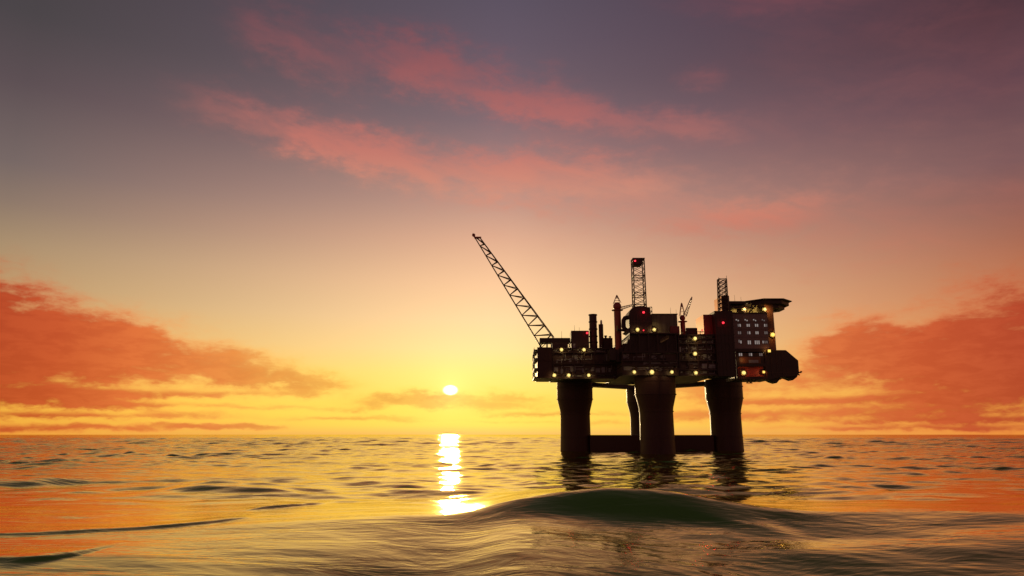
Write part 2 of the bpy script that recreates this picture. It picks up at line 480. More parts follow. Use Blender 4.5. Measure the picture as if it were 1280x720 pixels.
class MB:
    def __init__(self): self.bm = bmesh.new()
    def box(self, x0, x1, y0, y1, z0, z1):
        x0, x1 = sorted((x0, x1)); y0, y1 = sorted((y0, y1)); z0, z1 = sorted((z0, z1))
        v = [self.bm.verts.new(p) for p in ((x0, y0, z0), (x1, y0, z0), (x1, y1, z0), (x0, y1, z0), (x0, y0, z1), (x1, y0, z1), (x1, y1, z1), (x0, y1, z1))]
        for f in ((0, 3, 2, 1), (4, 5, 6, 7), (0, 1, 5, 4), (1, 2, 6, 5), (2, 3, 7, 6), (3, 0, 4, 7)):
            self.bm.faces.new([v[i] for i in f])
        return self
    def bar(self, p, q_, r=0.15, n=6, r2=None):
        p, q_ = Vector(p), Vector(q_)
        d = q_ - p
        if d.length < 1e-6: return self
        rot = d.to_track_quat('Z', 'Y').to_matrix()
        r2 = r if r2 is None else r2
        a = []; b_ = []
        for i in range(n):
            e = Vector((math.cos(6.28319 * (i + .5) / n), math.sin(6.28319 * (i + .5) / n), 0))
            a.append(self.bm.verts.new(p + rot @ (e * r))); b_.append(self.bm.verts.new(q_ + rot @ (e * r2)))
        for i in range(n):
            j = (i + 1) % n
            self.bm.faces.new((a[i], a[j], b_[j], b_[i]))
        self.bm.faces.new(a[::-1]); self.bm.faces.new(b_)
        return self
    def path(self, pts, r=0.15, n=8):
        for p, q_ in zip(pts, pts[1:]): self.bar(p, q_, r, n)
        for p in pts[1:-1]: self.ball(p, r * 1.02, 8, 5)
        return self
    def lathe(self, cx, cy, prof, n=40, squash=1.0):
        rings = []
        for r, z in prof:
            rings.append([self.bm.verts.new((cx + r * math.cos(6.283185 * i / n), cy + r * squash * math.sin(6.283185 * i / n), z)) for i in range(n)])
        for A, B in zip(rings, rings[1:]):
            for i in range(n):
                j = (i + 1) % n
                self.bm.faces.new((A[i], A[j], B[j], B[i]))
        self.bm.faces.new(rings[0][::-1]); self.bm.faces.new(rings[-1])
        return self
    def ball(self, c, r, n=12, m=8):
        c = Vector(c)
        prof = [(r * math.sin(math.pi * k / m), c.z - r * math.cos(math.pi * k / m)) for k in range(1, m)]
        return self.lathe(c.x, c.y, prof, n)
    def prism(self, poly, y0, y1):
        """poly: (x, z) outline, extruded in depth."""
        a = [self.bm.verts.new((x, y0, z)) for x, z in poly]
        b_ = [self.bm.verts.new((x, y1, z)) for x, z in poly]
        n = len(poly)
        self.bm.faces.new(a); self.bm.faces.new(b_[::-1])
        for i in range(n):
            j = (i + 1) % n
            self.bm.faces.new((a[j], a[i], b_[i], b_[j]))
        return self
    def slab(self, poly, z0, z1):
        a = [self.bm.verts.new((x, y, z0)) for x, y in poly]
        b_ = [self.bm.verts.new((x, y, z1)) for x, y in poly]
        n = len(poly)
        self.bm.faces.new(a[::-1]); self.bm.faces.new(b_)
        for i in range(n):
            j = (i + 1) % n
            self.bm.faces.new((a[i], a[j], b_[j], b_[i]))
        return self
    def build(self, name, mat, parent=None, bevel=0.0, smooth_angle=None):
        bm = self.bm
        bmesh.ops.recalc_face_normals(bm, faces=bm.faces)
        o0 = base_of(parent) if parent else Vector((0, 0, 0))
        bmesh.ops.translate(bm, verts=bm.verts, vec=-o0)
        me_ = bpy.data.meshes.new(name)
        if smooth_angle:
            for f in bm.faces: f.smooth = True
            for e in bm.edges:
                if len(e.link_faces) == 2 and e.calc_face_angle(0) > R(smooth_angle): e.smooth = False
        bm.to_mesh(me_); bm.free()
        me_.materials.append(mat)
        o = bpy.data.objects.new(name, me_)
        col.objects.link(o)
        if parent: o.parent = parent
        if bevel:
            md = o.modifiers.new('bevel', 'BEVEL'); md.width = bevel; md.segments = 2; md.limit_method = 'ANGLE'
        return o

def rails(mb, pts, h=1.1, post=2.0, r=0.045):
    for p, q_ in zip(pts, pts[1:]):
        p, q_ = Vector(p), Vector(q_)
        n = max(1, round((q_ - p).length / post))
        for k in range(n + 1):
            a = p.lerp(q_, k / n); mb.bar(a, a + Vector((0, 0, h)), r, 4)
        for z in (h * .5, h): mb.bar(p + Vector((0, 0, z)), q_ + Vector((0, 0, z)), r, 4)
    return mb

def lamp(parent, p, mat=LAMP, size=0.72, watts=160, colr=(1.0, 0.74, 0.28), name='floodlight', bracket=True, toward=-1):
    """A round bulkhead lamp on a bracket: added halo dish, lit globe and its light."""
    p = Vector(p)
    k_ = 0.85 + 0.3 * ((p.x * 7.31 + p.z * 3.17) % 1.0)      # no two quite alike
    size *= k_; watts *= k_ * k_
    mb = MB()
    mb.bar(p + Vector((0, 0.75, 0)), p + Vector((0, 0.35, 0)), size * 0.6, 16, size * 1.45)  # wide dish added behind the globe to give a halo ring
    if bracket: mb.bar(p + Vector((0, 1.0, size * .9)), p + Vector((0, 0.35, size * .6)), 0.1, 6)
    hs = mb.build(name, HALO_DISH, parent)
    MB().ball(p, size, 16, 10).build('lamp_globe', mat, hs, smooth_angle=60)
    if watts:
        ld = bpy.data.lights.new('lamp_light', 'SPOT')          # shaded towards the sea, washing the wall behind and below
        ld.energy = watts * 1.6; ld.color = colr; ld.shadow_soft_size = 0.3
        ld.spot_size = R(150); ld.spot_blend = 0.7
        lo = bpy.data.objects.new('lamp_light', ld)
        col.objects.link(lo); lo.parent = hs
        lo.location = p + Vector((0, -size - 0.8, -0.1)) - base_of(parent)
        lo.rotation_euler = Vector((0, -1, 0.35)).to_track_quat('Z', 'Y').to_euler()
    return hs

def beacon(parent, p, watts=60, size=0.5):
    p = Vector(p)
    hs = MB().bar(p - Vector((0, 0, size * 1.8)), p - Vector((0, 0, size * .5)), size * .5, 8).build('warning_light', DARK, parent)
    MB().ball(p, size, 12, 8).build('lamp_globe', BEACON, hs, smooth_angle=60)
    if watts:
        ld = bpy.data.lights.new('lamp_light', 'POINT')
        ld.energy = watts; ld.color = (1, 0.02, 0.04); ld.shadow_soft_size = 0.3
        lo = bpy.data.objects.new('lamp_light', ld)
        col.objects.link(lo); lo.parent = hs
        lo.location = p + Vector((0, -size - .4, 0)) - base_of(parent)

# ================================================================== the platform's hull
PX, PY = 62.0, 318.0
platform = empty('oil_platform', (PX, PY, 0), 'dark offshore oil platform on four thick columns standing in the sea', 'oil platform')
yaw = R(38.5)
ux, uy = math.cos(yaw), math.sin(yaw)
def hull(a, b_): return 60.5 + ux * a - uy * b_, 290 + uy * a + ux * b_
SPAN = 49.0
ZB = at(693, 472.5, 299).z               # underside of the deck
PROF = [(7.5, -14), (7.3, 0), (7.05, 8), (6.95, 17.5), (7.15, 19.2), (8.35, 24.0), (8.45, 25.5), (8.45, ZB + 0.8)]
corners = {'near': (0, 0), 'left': (0, SPAN), 'right': (SPAN, 0), 'far': (SPAN, SPAN)}
for k, (a, b_) in corners.items():
    cx, cy = hull(a, b_)
    cm = MB().lathe(cx, cy, PROF, 48).build('column', HULL, platform, smooth_angle=25)
    for z in (6.9, 17.6, 24.6, 30.0):
        r = 7.0 if z < 18 else 8.45
        MB().lathe(cx, cy, [(r + .02, z - .22), (r + .26, z - .18), (r + .26, z + .18), (r + .02, z + .22)], 48).build('stiffener_ring', HULL, cm)
    lad = MB()
    for s in (-.35, .35): lad.bar((cx + s, cy - 8.75, 0.5), (cx + s, cy - 8.75, ZB), .07, 4)
    for i in range(int(ZB / .8)): lad.bar((cx - .35, cy - 8.75, .9 + i * .8), (cx + .35, cy - 8.75, .9 + i * .8), .05, 4)
    lad.build('ladder', DARK, cm)
for (a0, b0), (a1, b1) in (((0, SPAN), (SPAN, 0)), ((0, SPAN), (SPAN, SPAN)), ((SPAN, 0), (SPAN, SPAN))):
    p, q_ = Vector(hull(a0, b0) + (0,)), Vector(hull(a1, b1) + (0,))
    d = (q_ - p).normalized(); n = Vector((-d.y, d.x, 0)) * 5.2
    p, q_ = p + d * 6.6, q_ - d * 6.6
    if b0 > 0 and b1 == 0:                      # the cross pontoon shows above the water
        MB().slab([(v.x, v.y) for v in (p - n, q_ - n, q_ + n, p + n)], -6.0, 7.9).build('pontoon', HULL, platform, bevel=0.5)
        continue
    g1, g2 = p + d * 1.6, q_ - d * 1.6
    n2 = n.normalized() * 3.2
    MB().slab([(v.x, v.y) for v in (g1 - n2, g2 - n2, g2 + n2, g1 + n2)], ZB - 1.3, ZB + .5).build('underdeck_girder', DARK, platform)

# ================================================================== decks
rnd = random.Random(5)
def xz(px, py, Y):
    v = at(px, py, Y); return v.x, v.z

def deck_block(x0, x1, Y, Y2, z0, z1, levels, mat, detail=True, posts=4.5, recess=1.6, top_rail=True, panels=GREY, seed=1, brace=0.35):
    """One block of deck: core wall, floor plates, posts and bracing, wall panels, pipes, machines and hand rails on the front."""
    rr_ = random.Random(seed)
    blk = MB().box(x0 + .4, x1 - .4, Y + recess, Y2, z0 + .02, z1 - .02).build('deck_module', mat, platform)
    zs = [z0 + (z1 - z0) * k for k in levels]
    fl = MB()
    for z in zs: fl.box(x0, x1, Y, Y2 - .3, z - .28, z + .28)
    fl.build('floor_plate', DARK, blk)
    fr = MB()
    n = max(1, round((x1 - x0) / posts))
    for k in range(n + 1):
        x = x0 + .35 + (x1 - x0 - .7) * k / n
        fr.box(x - .22, x + .22, Y + .06, Y + .5, z0, z1)
    for za, zb_ in zip(zs, zs[1:]):
        for k in range(n):
            if rr_.random() < brace:
                xa, xb = x0 + .35 + (x1 - x0 - .7) * k / n, x0 + .35 + (x1 - x0 - .7) * (k + 1) / n
                if rr_.random() < .5: xa, xb = xb, xa
                fr.bar((xa, Y + .3, za + .3), (xb, Y + .3, zb_ - .3), .13, 5)
                if rr_.random() < .5: fr.bar((xb, Y + .38, za + .3), (xa, Y + .38, zb_ - .3), .13, 5)
    fr.box(x0 + .12, x1 - .12, Y + .12, Y + .44, z0 + .3, z0 + .6)
    fr.build('truss_frame', DARK, blk)
    if detail:
        for za, zb_ in zip(zs, zs[1:]):
            hgt = zb_ - za
            x = x0 + .8
            while x < x1 - 1.2:
                w = rr_.uniform(.5, 2.6)
                if rr_.random() < .55 and x + w < x1 - .6:
                    a = za + .35 + hgt * rr_.uniform(.05, .3); c = min(zb_ - .4, a + hgt * rr_.uniform(.3, .6))
                    pn = MB()
                    if rr_.random() < .5:
                        s = x
                        pn.box(x - .05, x + w + .25, Y + recess - .06, Y + recess + .1, a - .05, c + .05)
                        while s < x + w:
                            pn.box(s, s + .22, Y + recess - .12, Y + recess + .1, a, c); s += .42
                    else: pn.box(x, x + w, Y + recess - .10, Y + recess + .1, a, c)
                    pn.build('wall_panel', panels, blk)
                elif rr_.random() < .5:
                    e = rr_.uniform(.8, 2.0)
                    MB().box(x, x + min(w, 2.2), Y + recess - 1.0, Y + recess + .1, za + .28, za + .28 + min(e, hgt - .8)).build('machine', STEEL, blk, bevel=.06)
                x += w + rr_.uniform(.2, 1.4)
            for _ in range(3):
                zp = za + hgt * rr_.uniform(.25, .9); xa = rr_.uniform(x0 + .5, x0 + (x1 - x0) * .5); xb = rr_.uniform(xa + 2, x1 - .5)
                MB().path([(xa, Y + recess - .35, za + .3), (xa, Y + recess - .35, zp), (xb, Y + recess - .35, zp), (xb, Y + recess - .35, zb_ - .3)], rr_.uniform(.08, .18), 6).build('pipe', PALE, blk)
        hr = MB()
        for z in zs[:-1]: rails(hr, [(x0 + .1, Y + .05, z + .28), (x1 - .1, Y + .05, z + .28)], 1.1, 2.2)
        if top_rail: rails(hr, [(x0 + .1, Y2 - .6, z1 + .26), (x0 + .1, Y + .1, z1 + .26), (x1 - .1, Y + .1, z1 + .26), (x1 - .1, Y2 - .6, z1 + .26)], 1.1, 2.2)
        hr.build('railing', DARK, blk)
    return blk

YB_, YA_, YC_ = 299.0, 281.2, 284.0
# left wing: plain plated end, then open decks
xl = at(667.5, 455, YB_).x; xm = at(690, 455, YB_).x; xr = at(771, 455, YB_).x
zt = at(690, 435.5, YB_).z; zend = at(680, 434, YB_).z
endb = MB().box(xl + 1.5, xm, YB_ + .2, 322, ZB, zend).build('deck_module', HULL, platform)
MB().box(xl + 1.45, xm + .1, YB_ - .1, YB_ + .15, ZB + 1.2, ZB + 1.6).build('stiffener', HULL, endb)
MB().box(xl + 1.45, xm + .1, YB_ - .1, YB_ + .15, ZB + 7.5, ZB + 7.8).build('stiffener', HULL, endb)
fr = MB()
for yy in (YB_ + .3, YB_ + 11, 321): fr.box(xl, xl + .4, yy - .2, yy + .2, ZB + .4, zend - .9)
for z in (ZB + .5, ZB + 4.2, ZB + 8.6, zend - 1.2): fr.box(xl, xl + 1.5, YB_ + .1, 321.2, z - .22, z + .22)
rails(fr, [(xl + .2, YB_ + .2, zend - 1.0), (xl + .2, 321, zend - 1.0)])
fr.build('end_gallery', DARK, endb)
wing = deck_block(xm + .1, xr, YB_, 322, ZB, zt, (0, .12, .48, .86, 1), STEEL, seed=3, panels=GREY)
# middle block over the near column
x0, x1 = at(770, 450, YA_).x, at(848, 450, YA_).x
zmid = at(800, 416.5, YA_).z; zm2 = at(800, 440, YA_).z
mid = deck_block(x0 + 2.5, x1, YA_, 336, ZB, zm2, (0, .1, .42, .62, 1), STEEL, seed=8, posts=5.2, top_rail=False, panels=GREY)
up = MB()
up.prism([(x0 + 3.6, zm2 - .2), (x1 - .4, zm2 - .2), (x1 - .4, zmid - .3), (x0 + 6.5, zmid - .3)], YA_ + 2.2, 334)
upm = up.build('deck_module', DARK, platform)
f = MB()
f.box(x0 + 6.0, x1 + .2, YA_ + .3, 333, zmid - .35, zmid + .2)
for k in range(6):
    x = x0 + 6.2 + (x1 - x0 - 6.6) * k / 5
    f.box(x - .25, x + .25, YA_ + .5, YA_ + 1.0, zm2, zmid - .3)
    if k < 5 and k % 2 == 0: f.bar((x, YA_ + .75, zm2), (x + (x1 - x0 - 6.6) / 5, YA_ + .75, zmid - .5), .16, 6)
# stair flight, catching the light
st0, st1 = at(826, 427.5, YA_ - .6), at(835.5, 422.5, YA_ - .6)
f.build('floor_plate', DARK, upm)
s_ = MB()
for k in range(9):
    p = st0.lerp(st1, k / 8)
    s_.box(p.x - .28, p.x + .28, p.y, p.y + 1.2, p.z - .09, p.z + .09)
s_.bar(st0 - Vector((0, 0, .25)), st1 - Vector((0, 0, .25)), .13, 6)
rails(s_, [tuple(st0), tuple(st1)], 1.0, 1.2, .05)
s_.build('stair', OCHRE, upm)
rails(MB(), [(x0 + 6.2, YA_ + .35, zmid + .2), (x1, YA_ + .35, zmid + .2)], 1.1, 2.0, .05).build('railing', DARK, upm)
# stepped clutter at the block's left shoulder
sh = MB()
for (qa, qb, qc, qd) in ((770, 437, 775, 452), (775, 434, 780, 452), (779, 429.5, 785, 452), (762, 436.5, 771, 450), (784, 425, 790, 450)):
    a, c = at(qa, qb, YA_ + 4), at(qc, qd, YA_ + 4)
    sh.box(a.x, c.x, YA_ + 4, YA_ + 12, c.z, a.z)
sh.build('machine_step', DARK, mid)
# right block
xr0, xr1 = at(848.5, 450, YC_).x, at(897, 450, YC_).x
zr = at(870, 418.5, YC_).z
rightb = deck_block(xr0, xr1, YC_, 330, ZB, zr, (0, .13, .36, .55, .78, .9, 1), STEEL, seed=21, posts=4.4, panels=PALE, recess=1.8, brace=.15)
# lamps on the deck edges
for q_ in ((693, 469), (711, 469), (736, 469), (702, 437), (730, 437)): lamp(platform, at(q_[0], q_[1], YB_ - .8))
for q_ in ((793, 465), (815, 465), (840, 465)): lamp(platform, at(q_[0], q_[1], YA_ - .8), watts=130)
for q_ in ((869, 423), (869, 442), (870, 466)): lamp(platform, at(q_[0], q_[1], YC_ - .8), watts=170)

# dark service tower over the right column
YT = 286.0
ta, tb = at(895.5, 430, YT - 3).x, at(918.5, 430, YT - 3).x
tz = at(905, 388.5, YT - 3).z
tower = empty('service_tower', (ta, YT, ZB), 'tall dark plated tower rising through the deck beside the lit living quarters', 'tower')
twb = MB().box(ta, tb, YT - 3, YT + 12, ZB - .6, tz).build('plated_wall', DARK, tower, bevel=.15)
sb = MB()
for k in range(1, 8): sb.box(ta - .15, tb + .15, YT - 3.2, YT - 2.9, ZB + (tz - ZB) * k / 8 - .2, ZB + (tz - ZB) * k / 8 + .2)
for k in range(5): sb.box(ta + (tb - ta) * (k + .5) / 5 - .12, ta + (tb - ta) * (k + .5) / 5 + .12, YT - 3.15, YT - 2.9, ZB, tz)
sb.build('stiffener', DARK, twb)
beacon(tower, at(904, 403.5, YT - 4), 50)
# head house: flank sheet coloured orange to stand for low sunlight
ha, hb = at(902.5, 380, YT).x, at(912, 380, YT).x
hz = at(905, 369.5, YT).z
head = MB().box(ha, hb, YT, YT + 10.5, tz - .1, hz).build('head_house', DARK, tower)
MB().box(ha - .12, ha - .005, YT + .05, YT + 10.4, tz + .2, hz - .05).build('painted_sunlight', SUN_ORANGE, head)['label'] = 'left flank painted orange as sunlight'

# ================================================================== drilling derrick and its module
YD = 284.0
dxa, dxb = at(783, 400, YD).x, at(815.5, 400, YD).x
dz0 = zmid + .2; dz1 = at(800, 383.5, YD).z
derrick = empty('drilling_derrick', ((dxa + dxb) / 2, YD + 4, dz0), 'tall square lattice drilling derrick with dark crown box and red warning light', 'derrick')
sub = MB()
X = lambda q_, r_=400, Y=YD: at(q_, r_, Y).x
Z = lambda q_, Y=YD: at(800, q_, Y).z
sub.prism([(X(787), dz0), (X(815), dz0), (X(815), Z(392.5)), (X(812.5), Z(392.5)), (X(812.5), Z(384)), (X(805), Z(383)), (X(801), Z(382)), (X(796), Z(383.2)), (X(791), Z(384.5)), (X(787.5), Z(389)), (X(786), Z(394))], YD, YD + 14)
subo = sub.build('drill_floor_house', DARK, derrick, bevel=.12)
pp = MB()
for k in range(7):
    xx = X(789 + k * 3.9)
    pp.box(xx - .12, xx + .12, YD - .15, YD + .05, dz0 + .3, Z(393))
pp.box(X(787), X(815), YD - .2, YD + .05, Z(402.5), Z(401.5))
pp.build('wall_rib', STEEL, subo)
cage = MB()
for xq in (812.8, 815.6):
    for yy in (YD + .2, YD + 4): cage.bar((X(xq), yy, Z(393)), (X(xq), yy, Z(383.6)), .13, 5)
for zq in (383.6, 388.4, 393):
    cage.bar((X(812.8), YD + .2, Z(zq)), (X(815.6), YD + .2, Z(zq)), .12, 5); cage.bar((X(815.6), YD + .2, Z(zq)), (X(815.6), YD + 4, Z(zq)), .12, 5)
cage.bar((X(812.8), YD + .2, Z(393)), (X(815.6), YD + .2, Z(388.4)), .1, 5)
cage.build('side_cage', STEEL, subo)
# big bent duct on the left
duct = MB()
duct.path([(X(787), YD + 3, Z(395.5)), (X(783), YD + 3, Z(396)), (X(781), YD + 3, Z(399)), (X(780.6), YD + 3, Z(407)), (X(782.5), YD + 3, Z(411)), (X(788), YD + 3, Z(412.5))], .95, 14)
duct.path([(X(781.5), YD + 3, Z(411.5)), (X(773), YD + 3, Z(411))], .55, 10)
duct.build('bent_duct', DARK, subo, smooth_angle=40)
skirt = MB()
skirt.prism([(X(781), Z(414)), (X(787), dz0 + .02), (X(787), Z(409))], YD + .4, YD + 8).build('sloped_skirt', DARK, subo)
# tower legs and bracing
lat, brc, hor = MB(), MB(), MB()
za, zb_ = dz1 - .8, Z(320)
W = 4.95
bx0, tx0 = X(794.2, 383), X(793.5, 320) + .2
def leg_at(ix, iy, t):
    xc = (X(803.0, 383) * (1 - t) + X(800.4, 320) * t)
    w = W * (1.03 - .06 * t)
    return Vector((xc + (ix - .5) * w, YD + 4 + iy * w, za + (zb_ - za) * t))
def leg_mesh(ix, iy): return MB().bar(leg_at(ix, iy, 0), leg_at(ix, iy, 1), .22, 6)
for ix in (0, 1):
    for iy in (0, 1): leg_mesh(ix, iy).build('leg', BOOM, derrick)
N = 9
for k in range(N):
    t0_, t1_ = k / N, (k + 1) / N
    for A, B in (((0, 0), (1, 0)), ((1, 0), (1, 1)), ((1, 1), (0, 1)), ((0, 1), (0, 0))):
        brc.bar(leg_at(*A, t0_), leg_at(*B, t1_), .10, 5); brc.bar(leg_at(*B, t0_), leg_at(*A, t1_), .10, 5)
        if k % 3 == 2 or k == 0:
            hor.bar(leg_at(*A, t1_), leg_at(*B, t1_), .16, 5); hor.bar(leg_at(*A, t1_ - .045), leg_at(*B, t1_ - .045), .14, 5)
brc.build('cross_bracing', BOOM, derrick); hor.build('ring_beam', BOOM, derrick)
ct = leg_at(0, 0, 1); cr_ = leg_at(1, 1, 1)
crown = MB().box(ct.x + .1, ct.x + 3.7, ct.y - .25, ct.y + 4.4, ct.z - 3.0, ct.z - .05).build('crown_box', DARK, derrick, bevel=.3)
MB().box(ct.x - .3, cr_.x + .3, ct.y - .3, cr_.y + .3, ct.z - .05, ct.z + .2).build('top_plate', BOOM, derrick)
beacon(derrick, (ct.x + .7, ct.y - .6, ct.z - 1.3), 25, .42)
beacon(derrick, at(804.5, 390.5, YD - .8), 45)
beacon(derrick, at(804.5, 413, YD - 1.0), 20, .32)
lamp(derrick, at(797, 412, YD - .9), watts=130)
lamp(derrick, at(818, 412, YD - .9), watts=330)

# corrugated shed right of the derrick
sa, sb2 = X(816.2, 400), X(848, 400)
shed = empty('corrugated_shed', ((sa + sb2) / 2, YD + 2, dz0), 'flat roofed shed with ribbed sheet walls lit by a lamp, right of the derrick', 'shed')
cs = MB()
n = 36
poly = []
for k in range(n):
    x = sa + (sb2 - sa) * k / n; w = (sb2 - sa) / n
    poly += [(x, YD + 2.0), (x + w * .3, YD + 2.0), (x + w * .5, YD + 1.72), (x + w * .8, YD + 1.72)]
poly += [(sb2, YD + 2.0), (sb2, YD + 16), (sa, YD + 16)]
cs.slab(poly, dz0 + .0, Z(392.0)).build('wall', SHEET, shed)
MB().box(sa - .1, sb2 + .3, YD + 1.5, YD + 16.3, Z(392.0), Z(391.2)).build('roof', DARK, shed)
MB().box(X(838), X(849), YD + .3, YD + 1.6, dz0, Z(407.5)).build('skid_box', DEEPRED, shed)

# ================================================================== machinery on the left wing
def crate(name, q0, q1, q2, q3, Y, dep, mat, label, cat, group=None, ribs=0, bottom=None, ribmat=None):
    a, c = at(q0, (q1 + q3) / 2, Y), at(q2, (q1 + q3) / 2, Y)
    z1, z0 = at(q0, q1, Y).z, (bottom if bottom is not None else at(q0, q3, Y).z)
    e = empty(name, ((a.x + c.x) / 2, Y + dep / 2, z0), label, cat, group)
    body = MB().box(a.x, c.x, Y, Y + dep, z0, z1).build('body', mat, e, bevel=.08)
    fr_ = MB()
    for z in (z0 + .15, z1 - .15): fr_.box(a.x - .08, c.x + .08, Y - .09, Y + .1, z - .14, z + .14)
    for k in range(ribs + 2):
        x = a.x + (c.x - a.x) * k / (ribs + 1)
        fr_.box(x - .1, x + .1, Y - .07, Y + .08, z0 + .3, z1 - .3)
    fr_.build('frame', ribmat or mat, e)
    return e
ztop = zt + .28
mach = crate('machinery_house', 714.2, 413.3, 736, 436, YB_ + 3, 9, STEEL, 'boxy dark machinery house left of the ringed exhaust stack', 'machinery house', ribs=4, bottom=ztop)
MB().box(at(716, 420, 302).x, at(719, 420, 302).x, YB_ + 2.85, YB_ + 3.05, ztop + .1, ztop + 2.2).build('door', GREY, mach)
beacon(mach, at(734, 416.3, YB_ + 2), 30)
crate('equipment_box', 753.5, 422.3, 765.5, 436, YB_ + 5, 6, DARK, 'low dark equipment box beside the thin exhaust pipe', 'equipment box', ribs=2, bottom=ztop)
a = at(741, 393.5, 305)
st = empty('exhaust_stack', (a.x, 305, ztop), 'thick dark exhaust stack with four ring bands', 'exhaust stack')
MB().lathe(a.x, 305, [(1.75, ztop), (1.7, a.z)], 24).build('stack_pipe', STEEL, st, smooth_angle=40)
rg = MB()
for q_ in (393.8, 402.5, 411.5, 420.5, 428): 
    z = at(741, q_, 305).z; rg.lathe(a.x, 305, [(1.72, z - .3), (1.98, z - .25), (1.98, z + .25), (1.72, z + .3)], 24)
rg.build('ring_band', DARK, st)
a = at(751, 405.5, 304); tip = at(751.6, 400, 304)
st2 = empty('exhaust_pipe', (a.x, 304, ztop), 'thin rust brown exhaust pipe with narrow pale tip', 'exhaust pipe')
MB().lathe(a.x, 304, [(1.05, ztop), (1.05, a.z)], 20).build('pipe_body', HULL, st2, smooth_angle=40)
MB().lathe(a.x + .2, 304, [(.5, a.z - .2), (.45, tip.z - .6), (.25, tip.z)], 14).build('pipe_tip', ALU, st2, smooth_angle=40)

# ================================================================== long-boom crane on the left wing
YK = 303.0
ka, kb = at(674.5, 426, YK).x, at(713, 426, YK).x
k0, k1, k2 = at(690, 434, YK).z, at(690, 428.0, YK).z, at(690, 422.3, YK).z
kz0 = max(zend, ztop - .3)
crane = empty('boom_crane', (at(690, 430, YK).x, YK + 3, zend), 'huge crane with long lattice boom raised to the left over the sea', 'crane')
kh = MB().box(ka, kb, YK, YK + 6.5, k1, k2).build('machinery_deck', DARK, crane, bevel=.15)
cabx0, cabx1 = at(690.5, 430, YK).x, at(710, 430, YK).x
MB().box(cabx0, cabx1, YK + .1, YK + 6.2, zt + .3, k1 + .02).build('machine_house', STEEL, crane)
kf = MB()
for xx in (ka + .3, at(684.2, 430, YK).x, at(689.8, 430, YK).x):
    for yy in (YK + .3, YK + 6.2): kf.box(xx - .2, xx + .2, yy - .2, yy + .2, zend, k1)
kf.bar((ka + .3, YK + .3, zend), (at(684.2, 430, YK).x, YK + .3, k1), .16, 6)
xa, xb = at(710.2, 430, YK).x, at(714, 430, YK).x
kf.bar((xa, YK + .4, zt), (xb, YK + .4, k1 + .5), .18, 6); kf.bar((xb, YK + .4, zt), (xa, YK + .4, k1 + .5), .18, 6)
kf.build('support_frame', DARK, crane)
b0, t0 = at(676.5, 433.5, YK + 1.5), at(593.2, 295.5, YK + 1.5)          # lower chord
b1, t1 = at(692.5, 422, YK + 1.5), at(600.5, 297.2, YK + 1.5)            # upper chords
dep0, dep1 = 2.6, 1.2
def chord(which, t):
    if which == 0: return b0.lerp(t0, t) + Vector((0, 1.3, 0))
    s = -1 if which == 1 else 1
    return b1.lerp(t1, t) + Vector((0, 1.3 + s * (dep0 * (1 - t) + dep1 * t) / 1.4, 0))
boom = MB()
boom.bar(chord(0, 0), chord(0, 1), .34, 8, .26)
for w_ in (1, 2): boom.bar(chord(w_, 0), chord(w_, 1), .21, 6, .17)
bo = boom.build('boom', BOOM, crane)
lac = MB()
NB = 11
knots = [1 - (1 - k / NB) ** 1.12 * 1.0 for k in range(NB + 1)]
knots = [k / NB for k in range(NB + 1)]
for k in range(NB):
    ta_, tb_ = knots[k], knots[k + 1]
    tm = (ta_ + tb_) / 2
    for w_ in (1, 2):
        lac.bar(chord(0, ta_ + .01), chord(w_, tm - .012), .21, 5); lac.bar(chord(w_, tm - .012), chord(0, tb_ + .01), .21, 5)
    lac.bar(chord(1, tm), chord(2, tm), .11, 5)
    lac.bar(chord(1, ta_), chord(2, tm), .08, 5)
lac.build('lacing', BOOM, bo)
hd = MB()
hd.bar(chord(0, .985), t0 + Vector((-.45, 1.3, .9)), .42, 8); hd.box(t0.x - .1, t1.x + .3, YK + 2.1, YK + 3.5, t1.z + .1, t1.z + .75)
hd.build('boom_head', RED, bo)['label'] = 'red painted boom head'
sh_ = MB()
cxs = t0 + Vector((-.5, 1.3, 1.0))
sh_.bar(cxs - Vector((0, .35, 0)), cxs + Vector((0, .35, 0)), .75, 18).build('sheave', RED, bo)
MB().bar(cxs + Vector((-.4, 0, .2)), cxs + Vector((-.4, 0, 1.1)), .08, 5).build('warning_light', RED, bo)

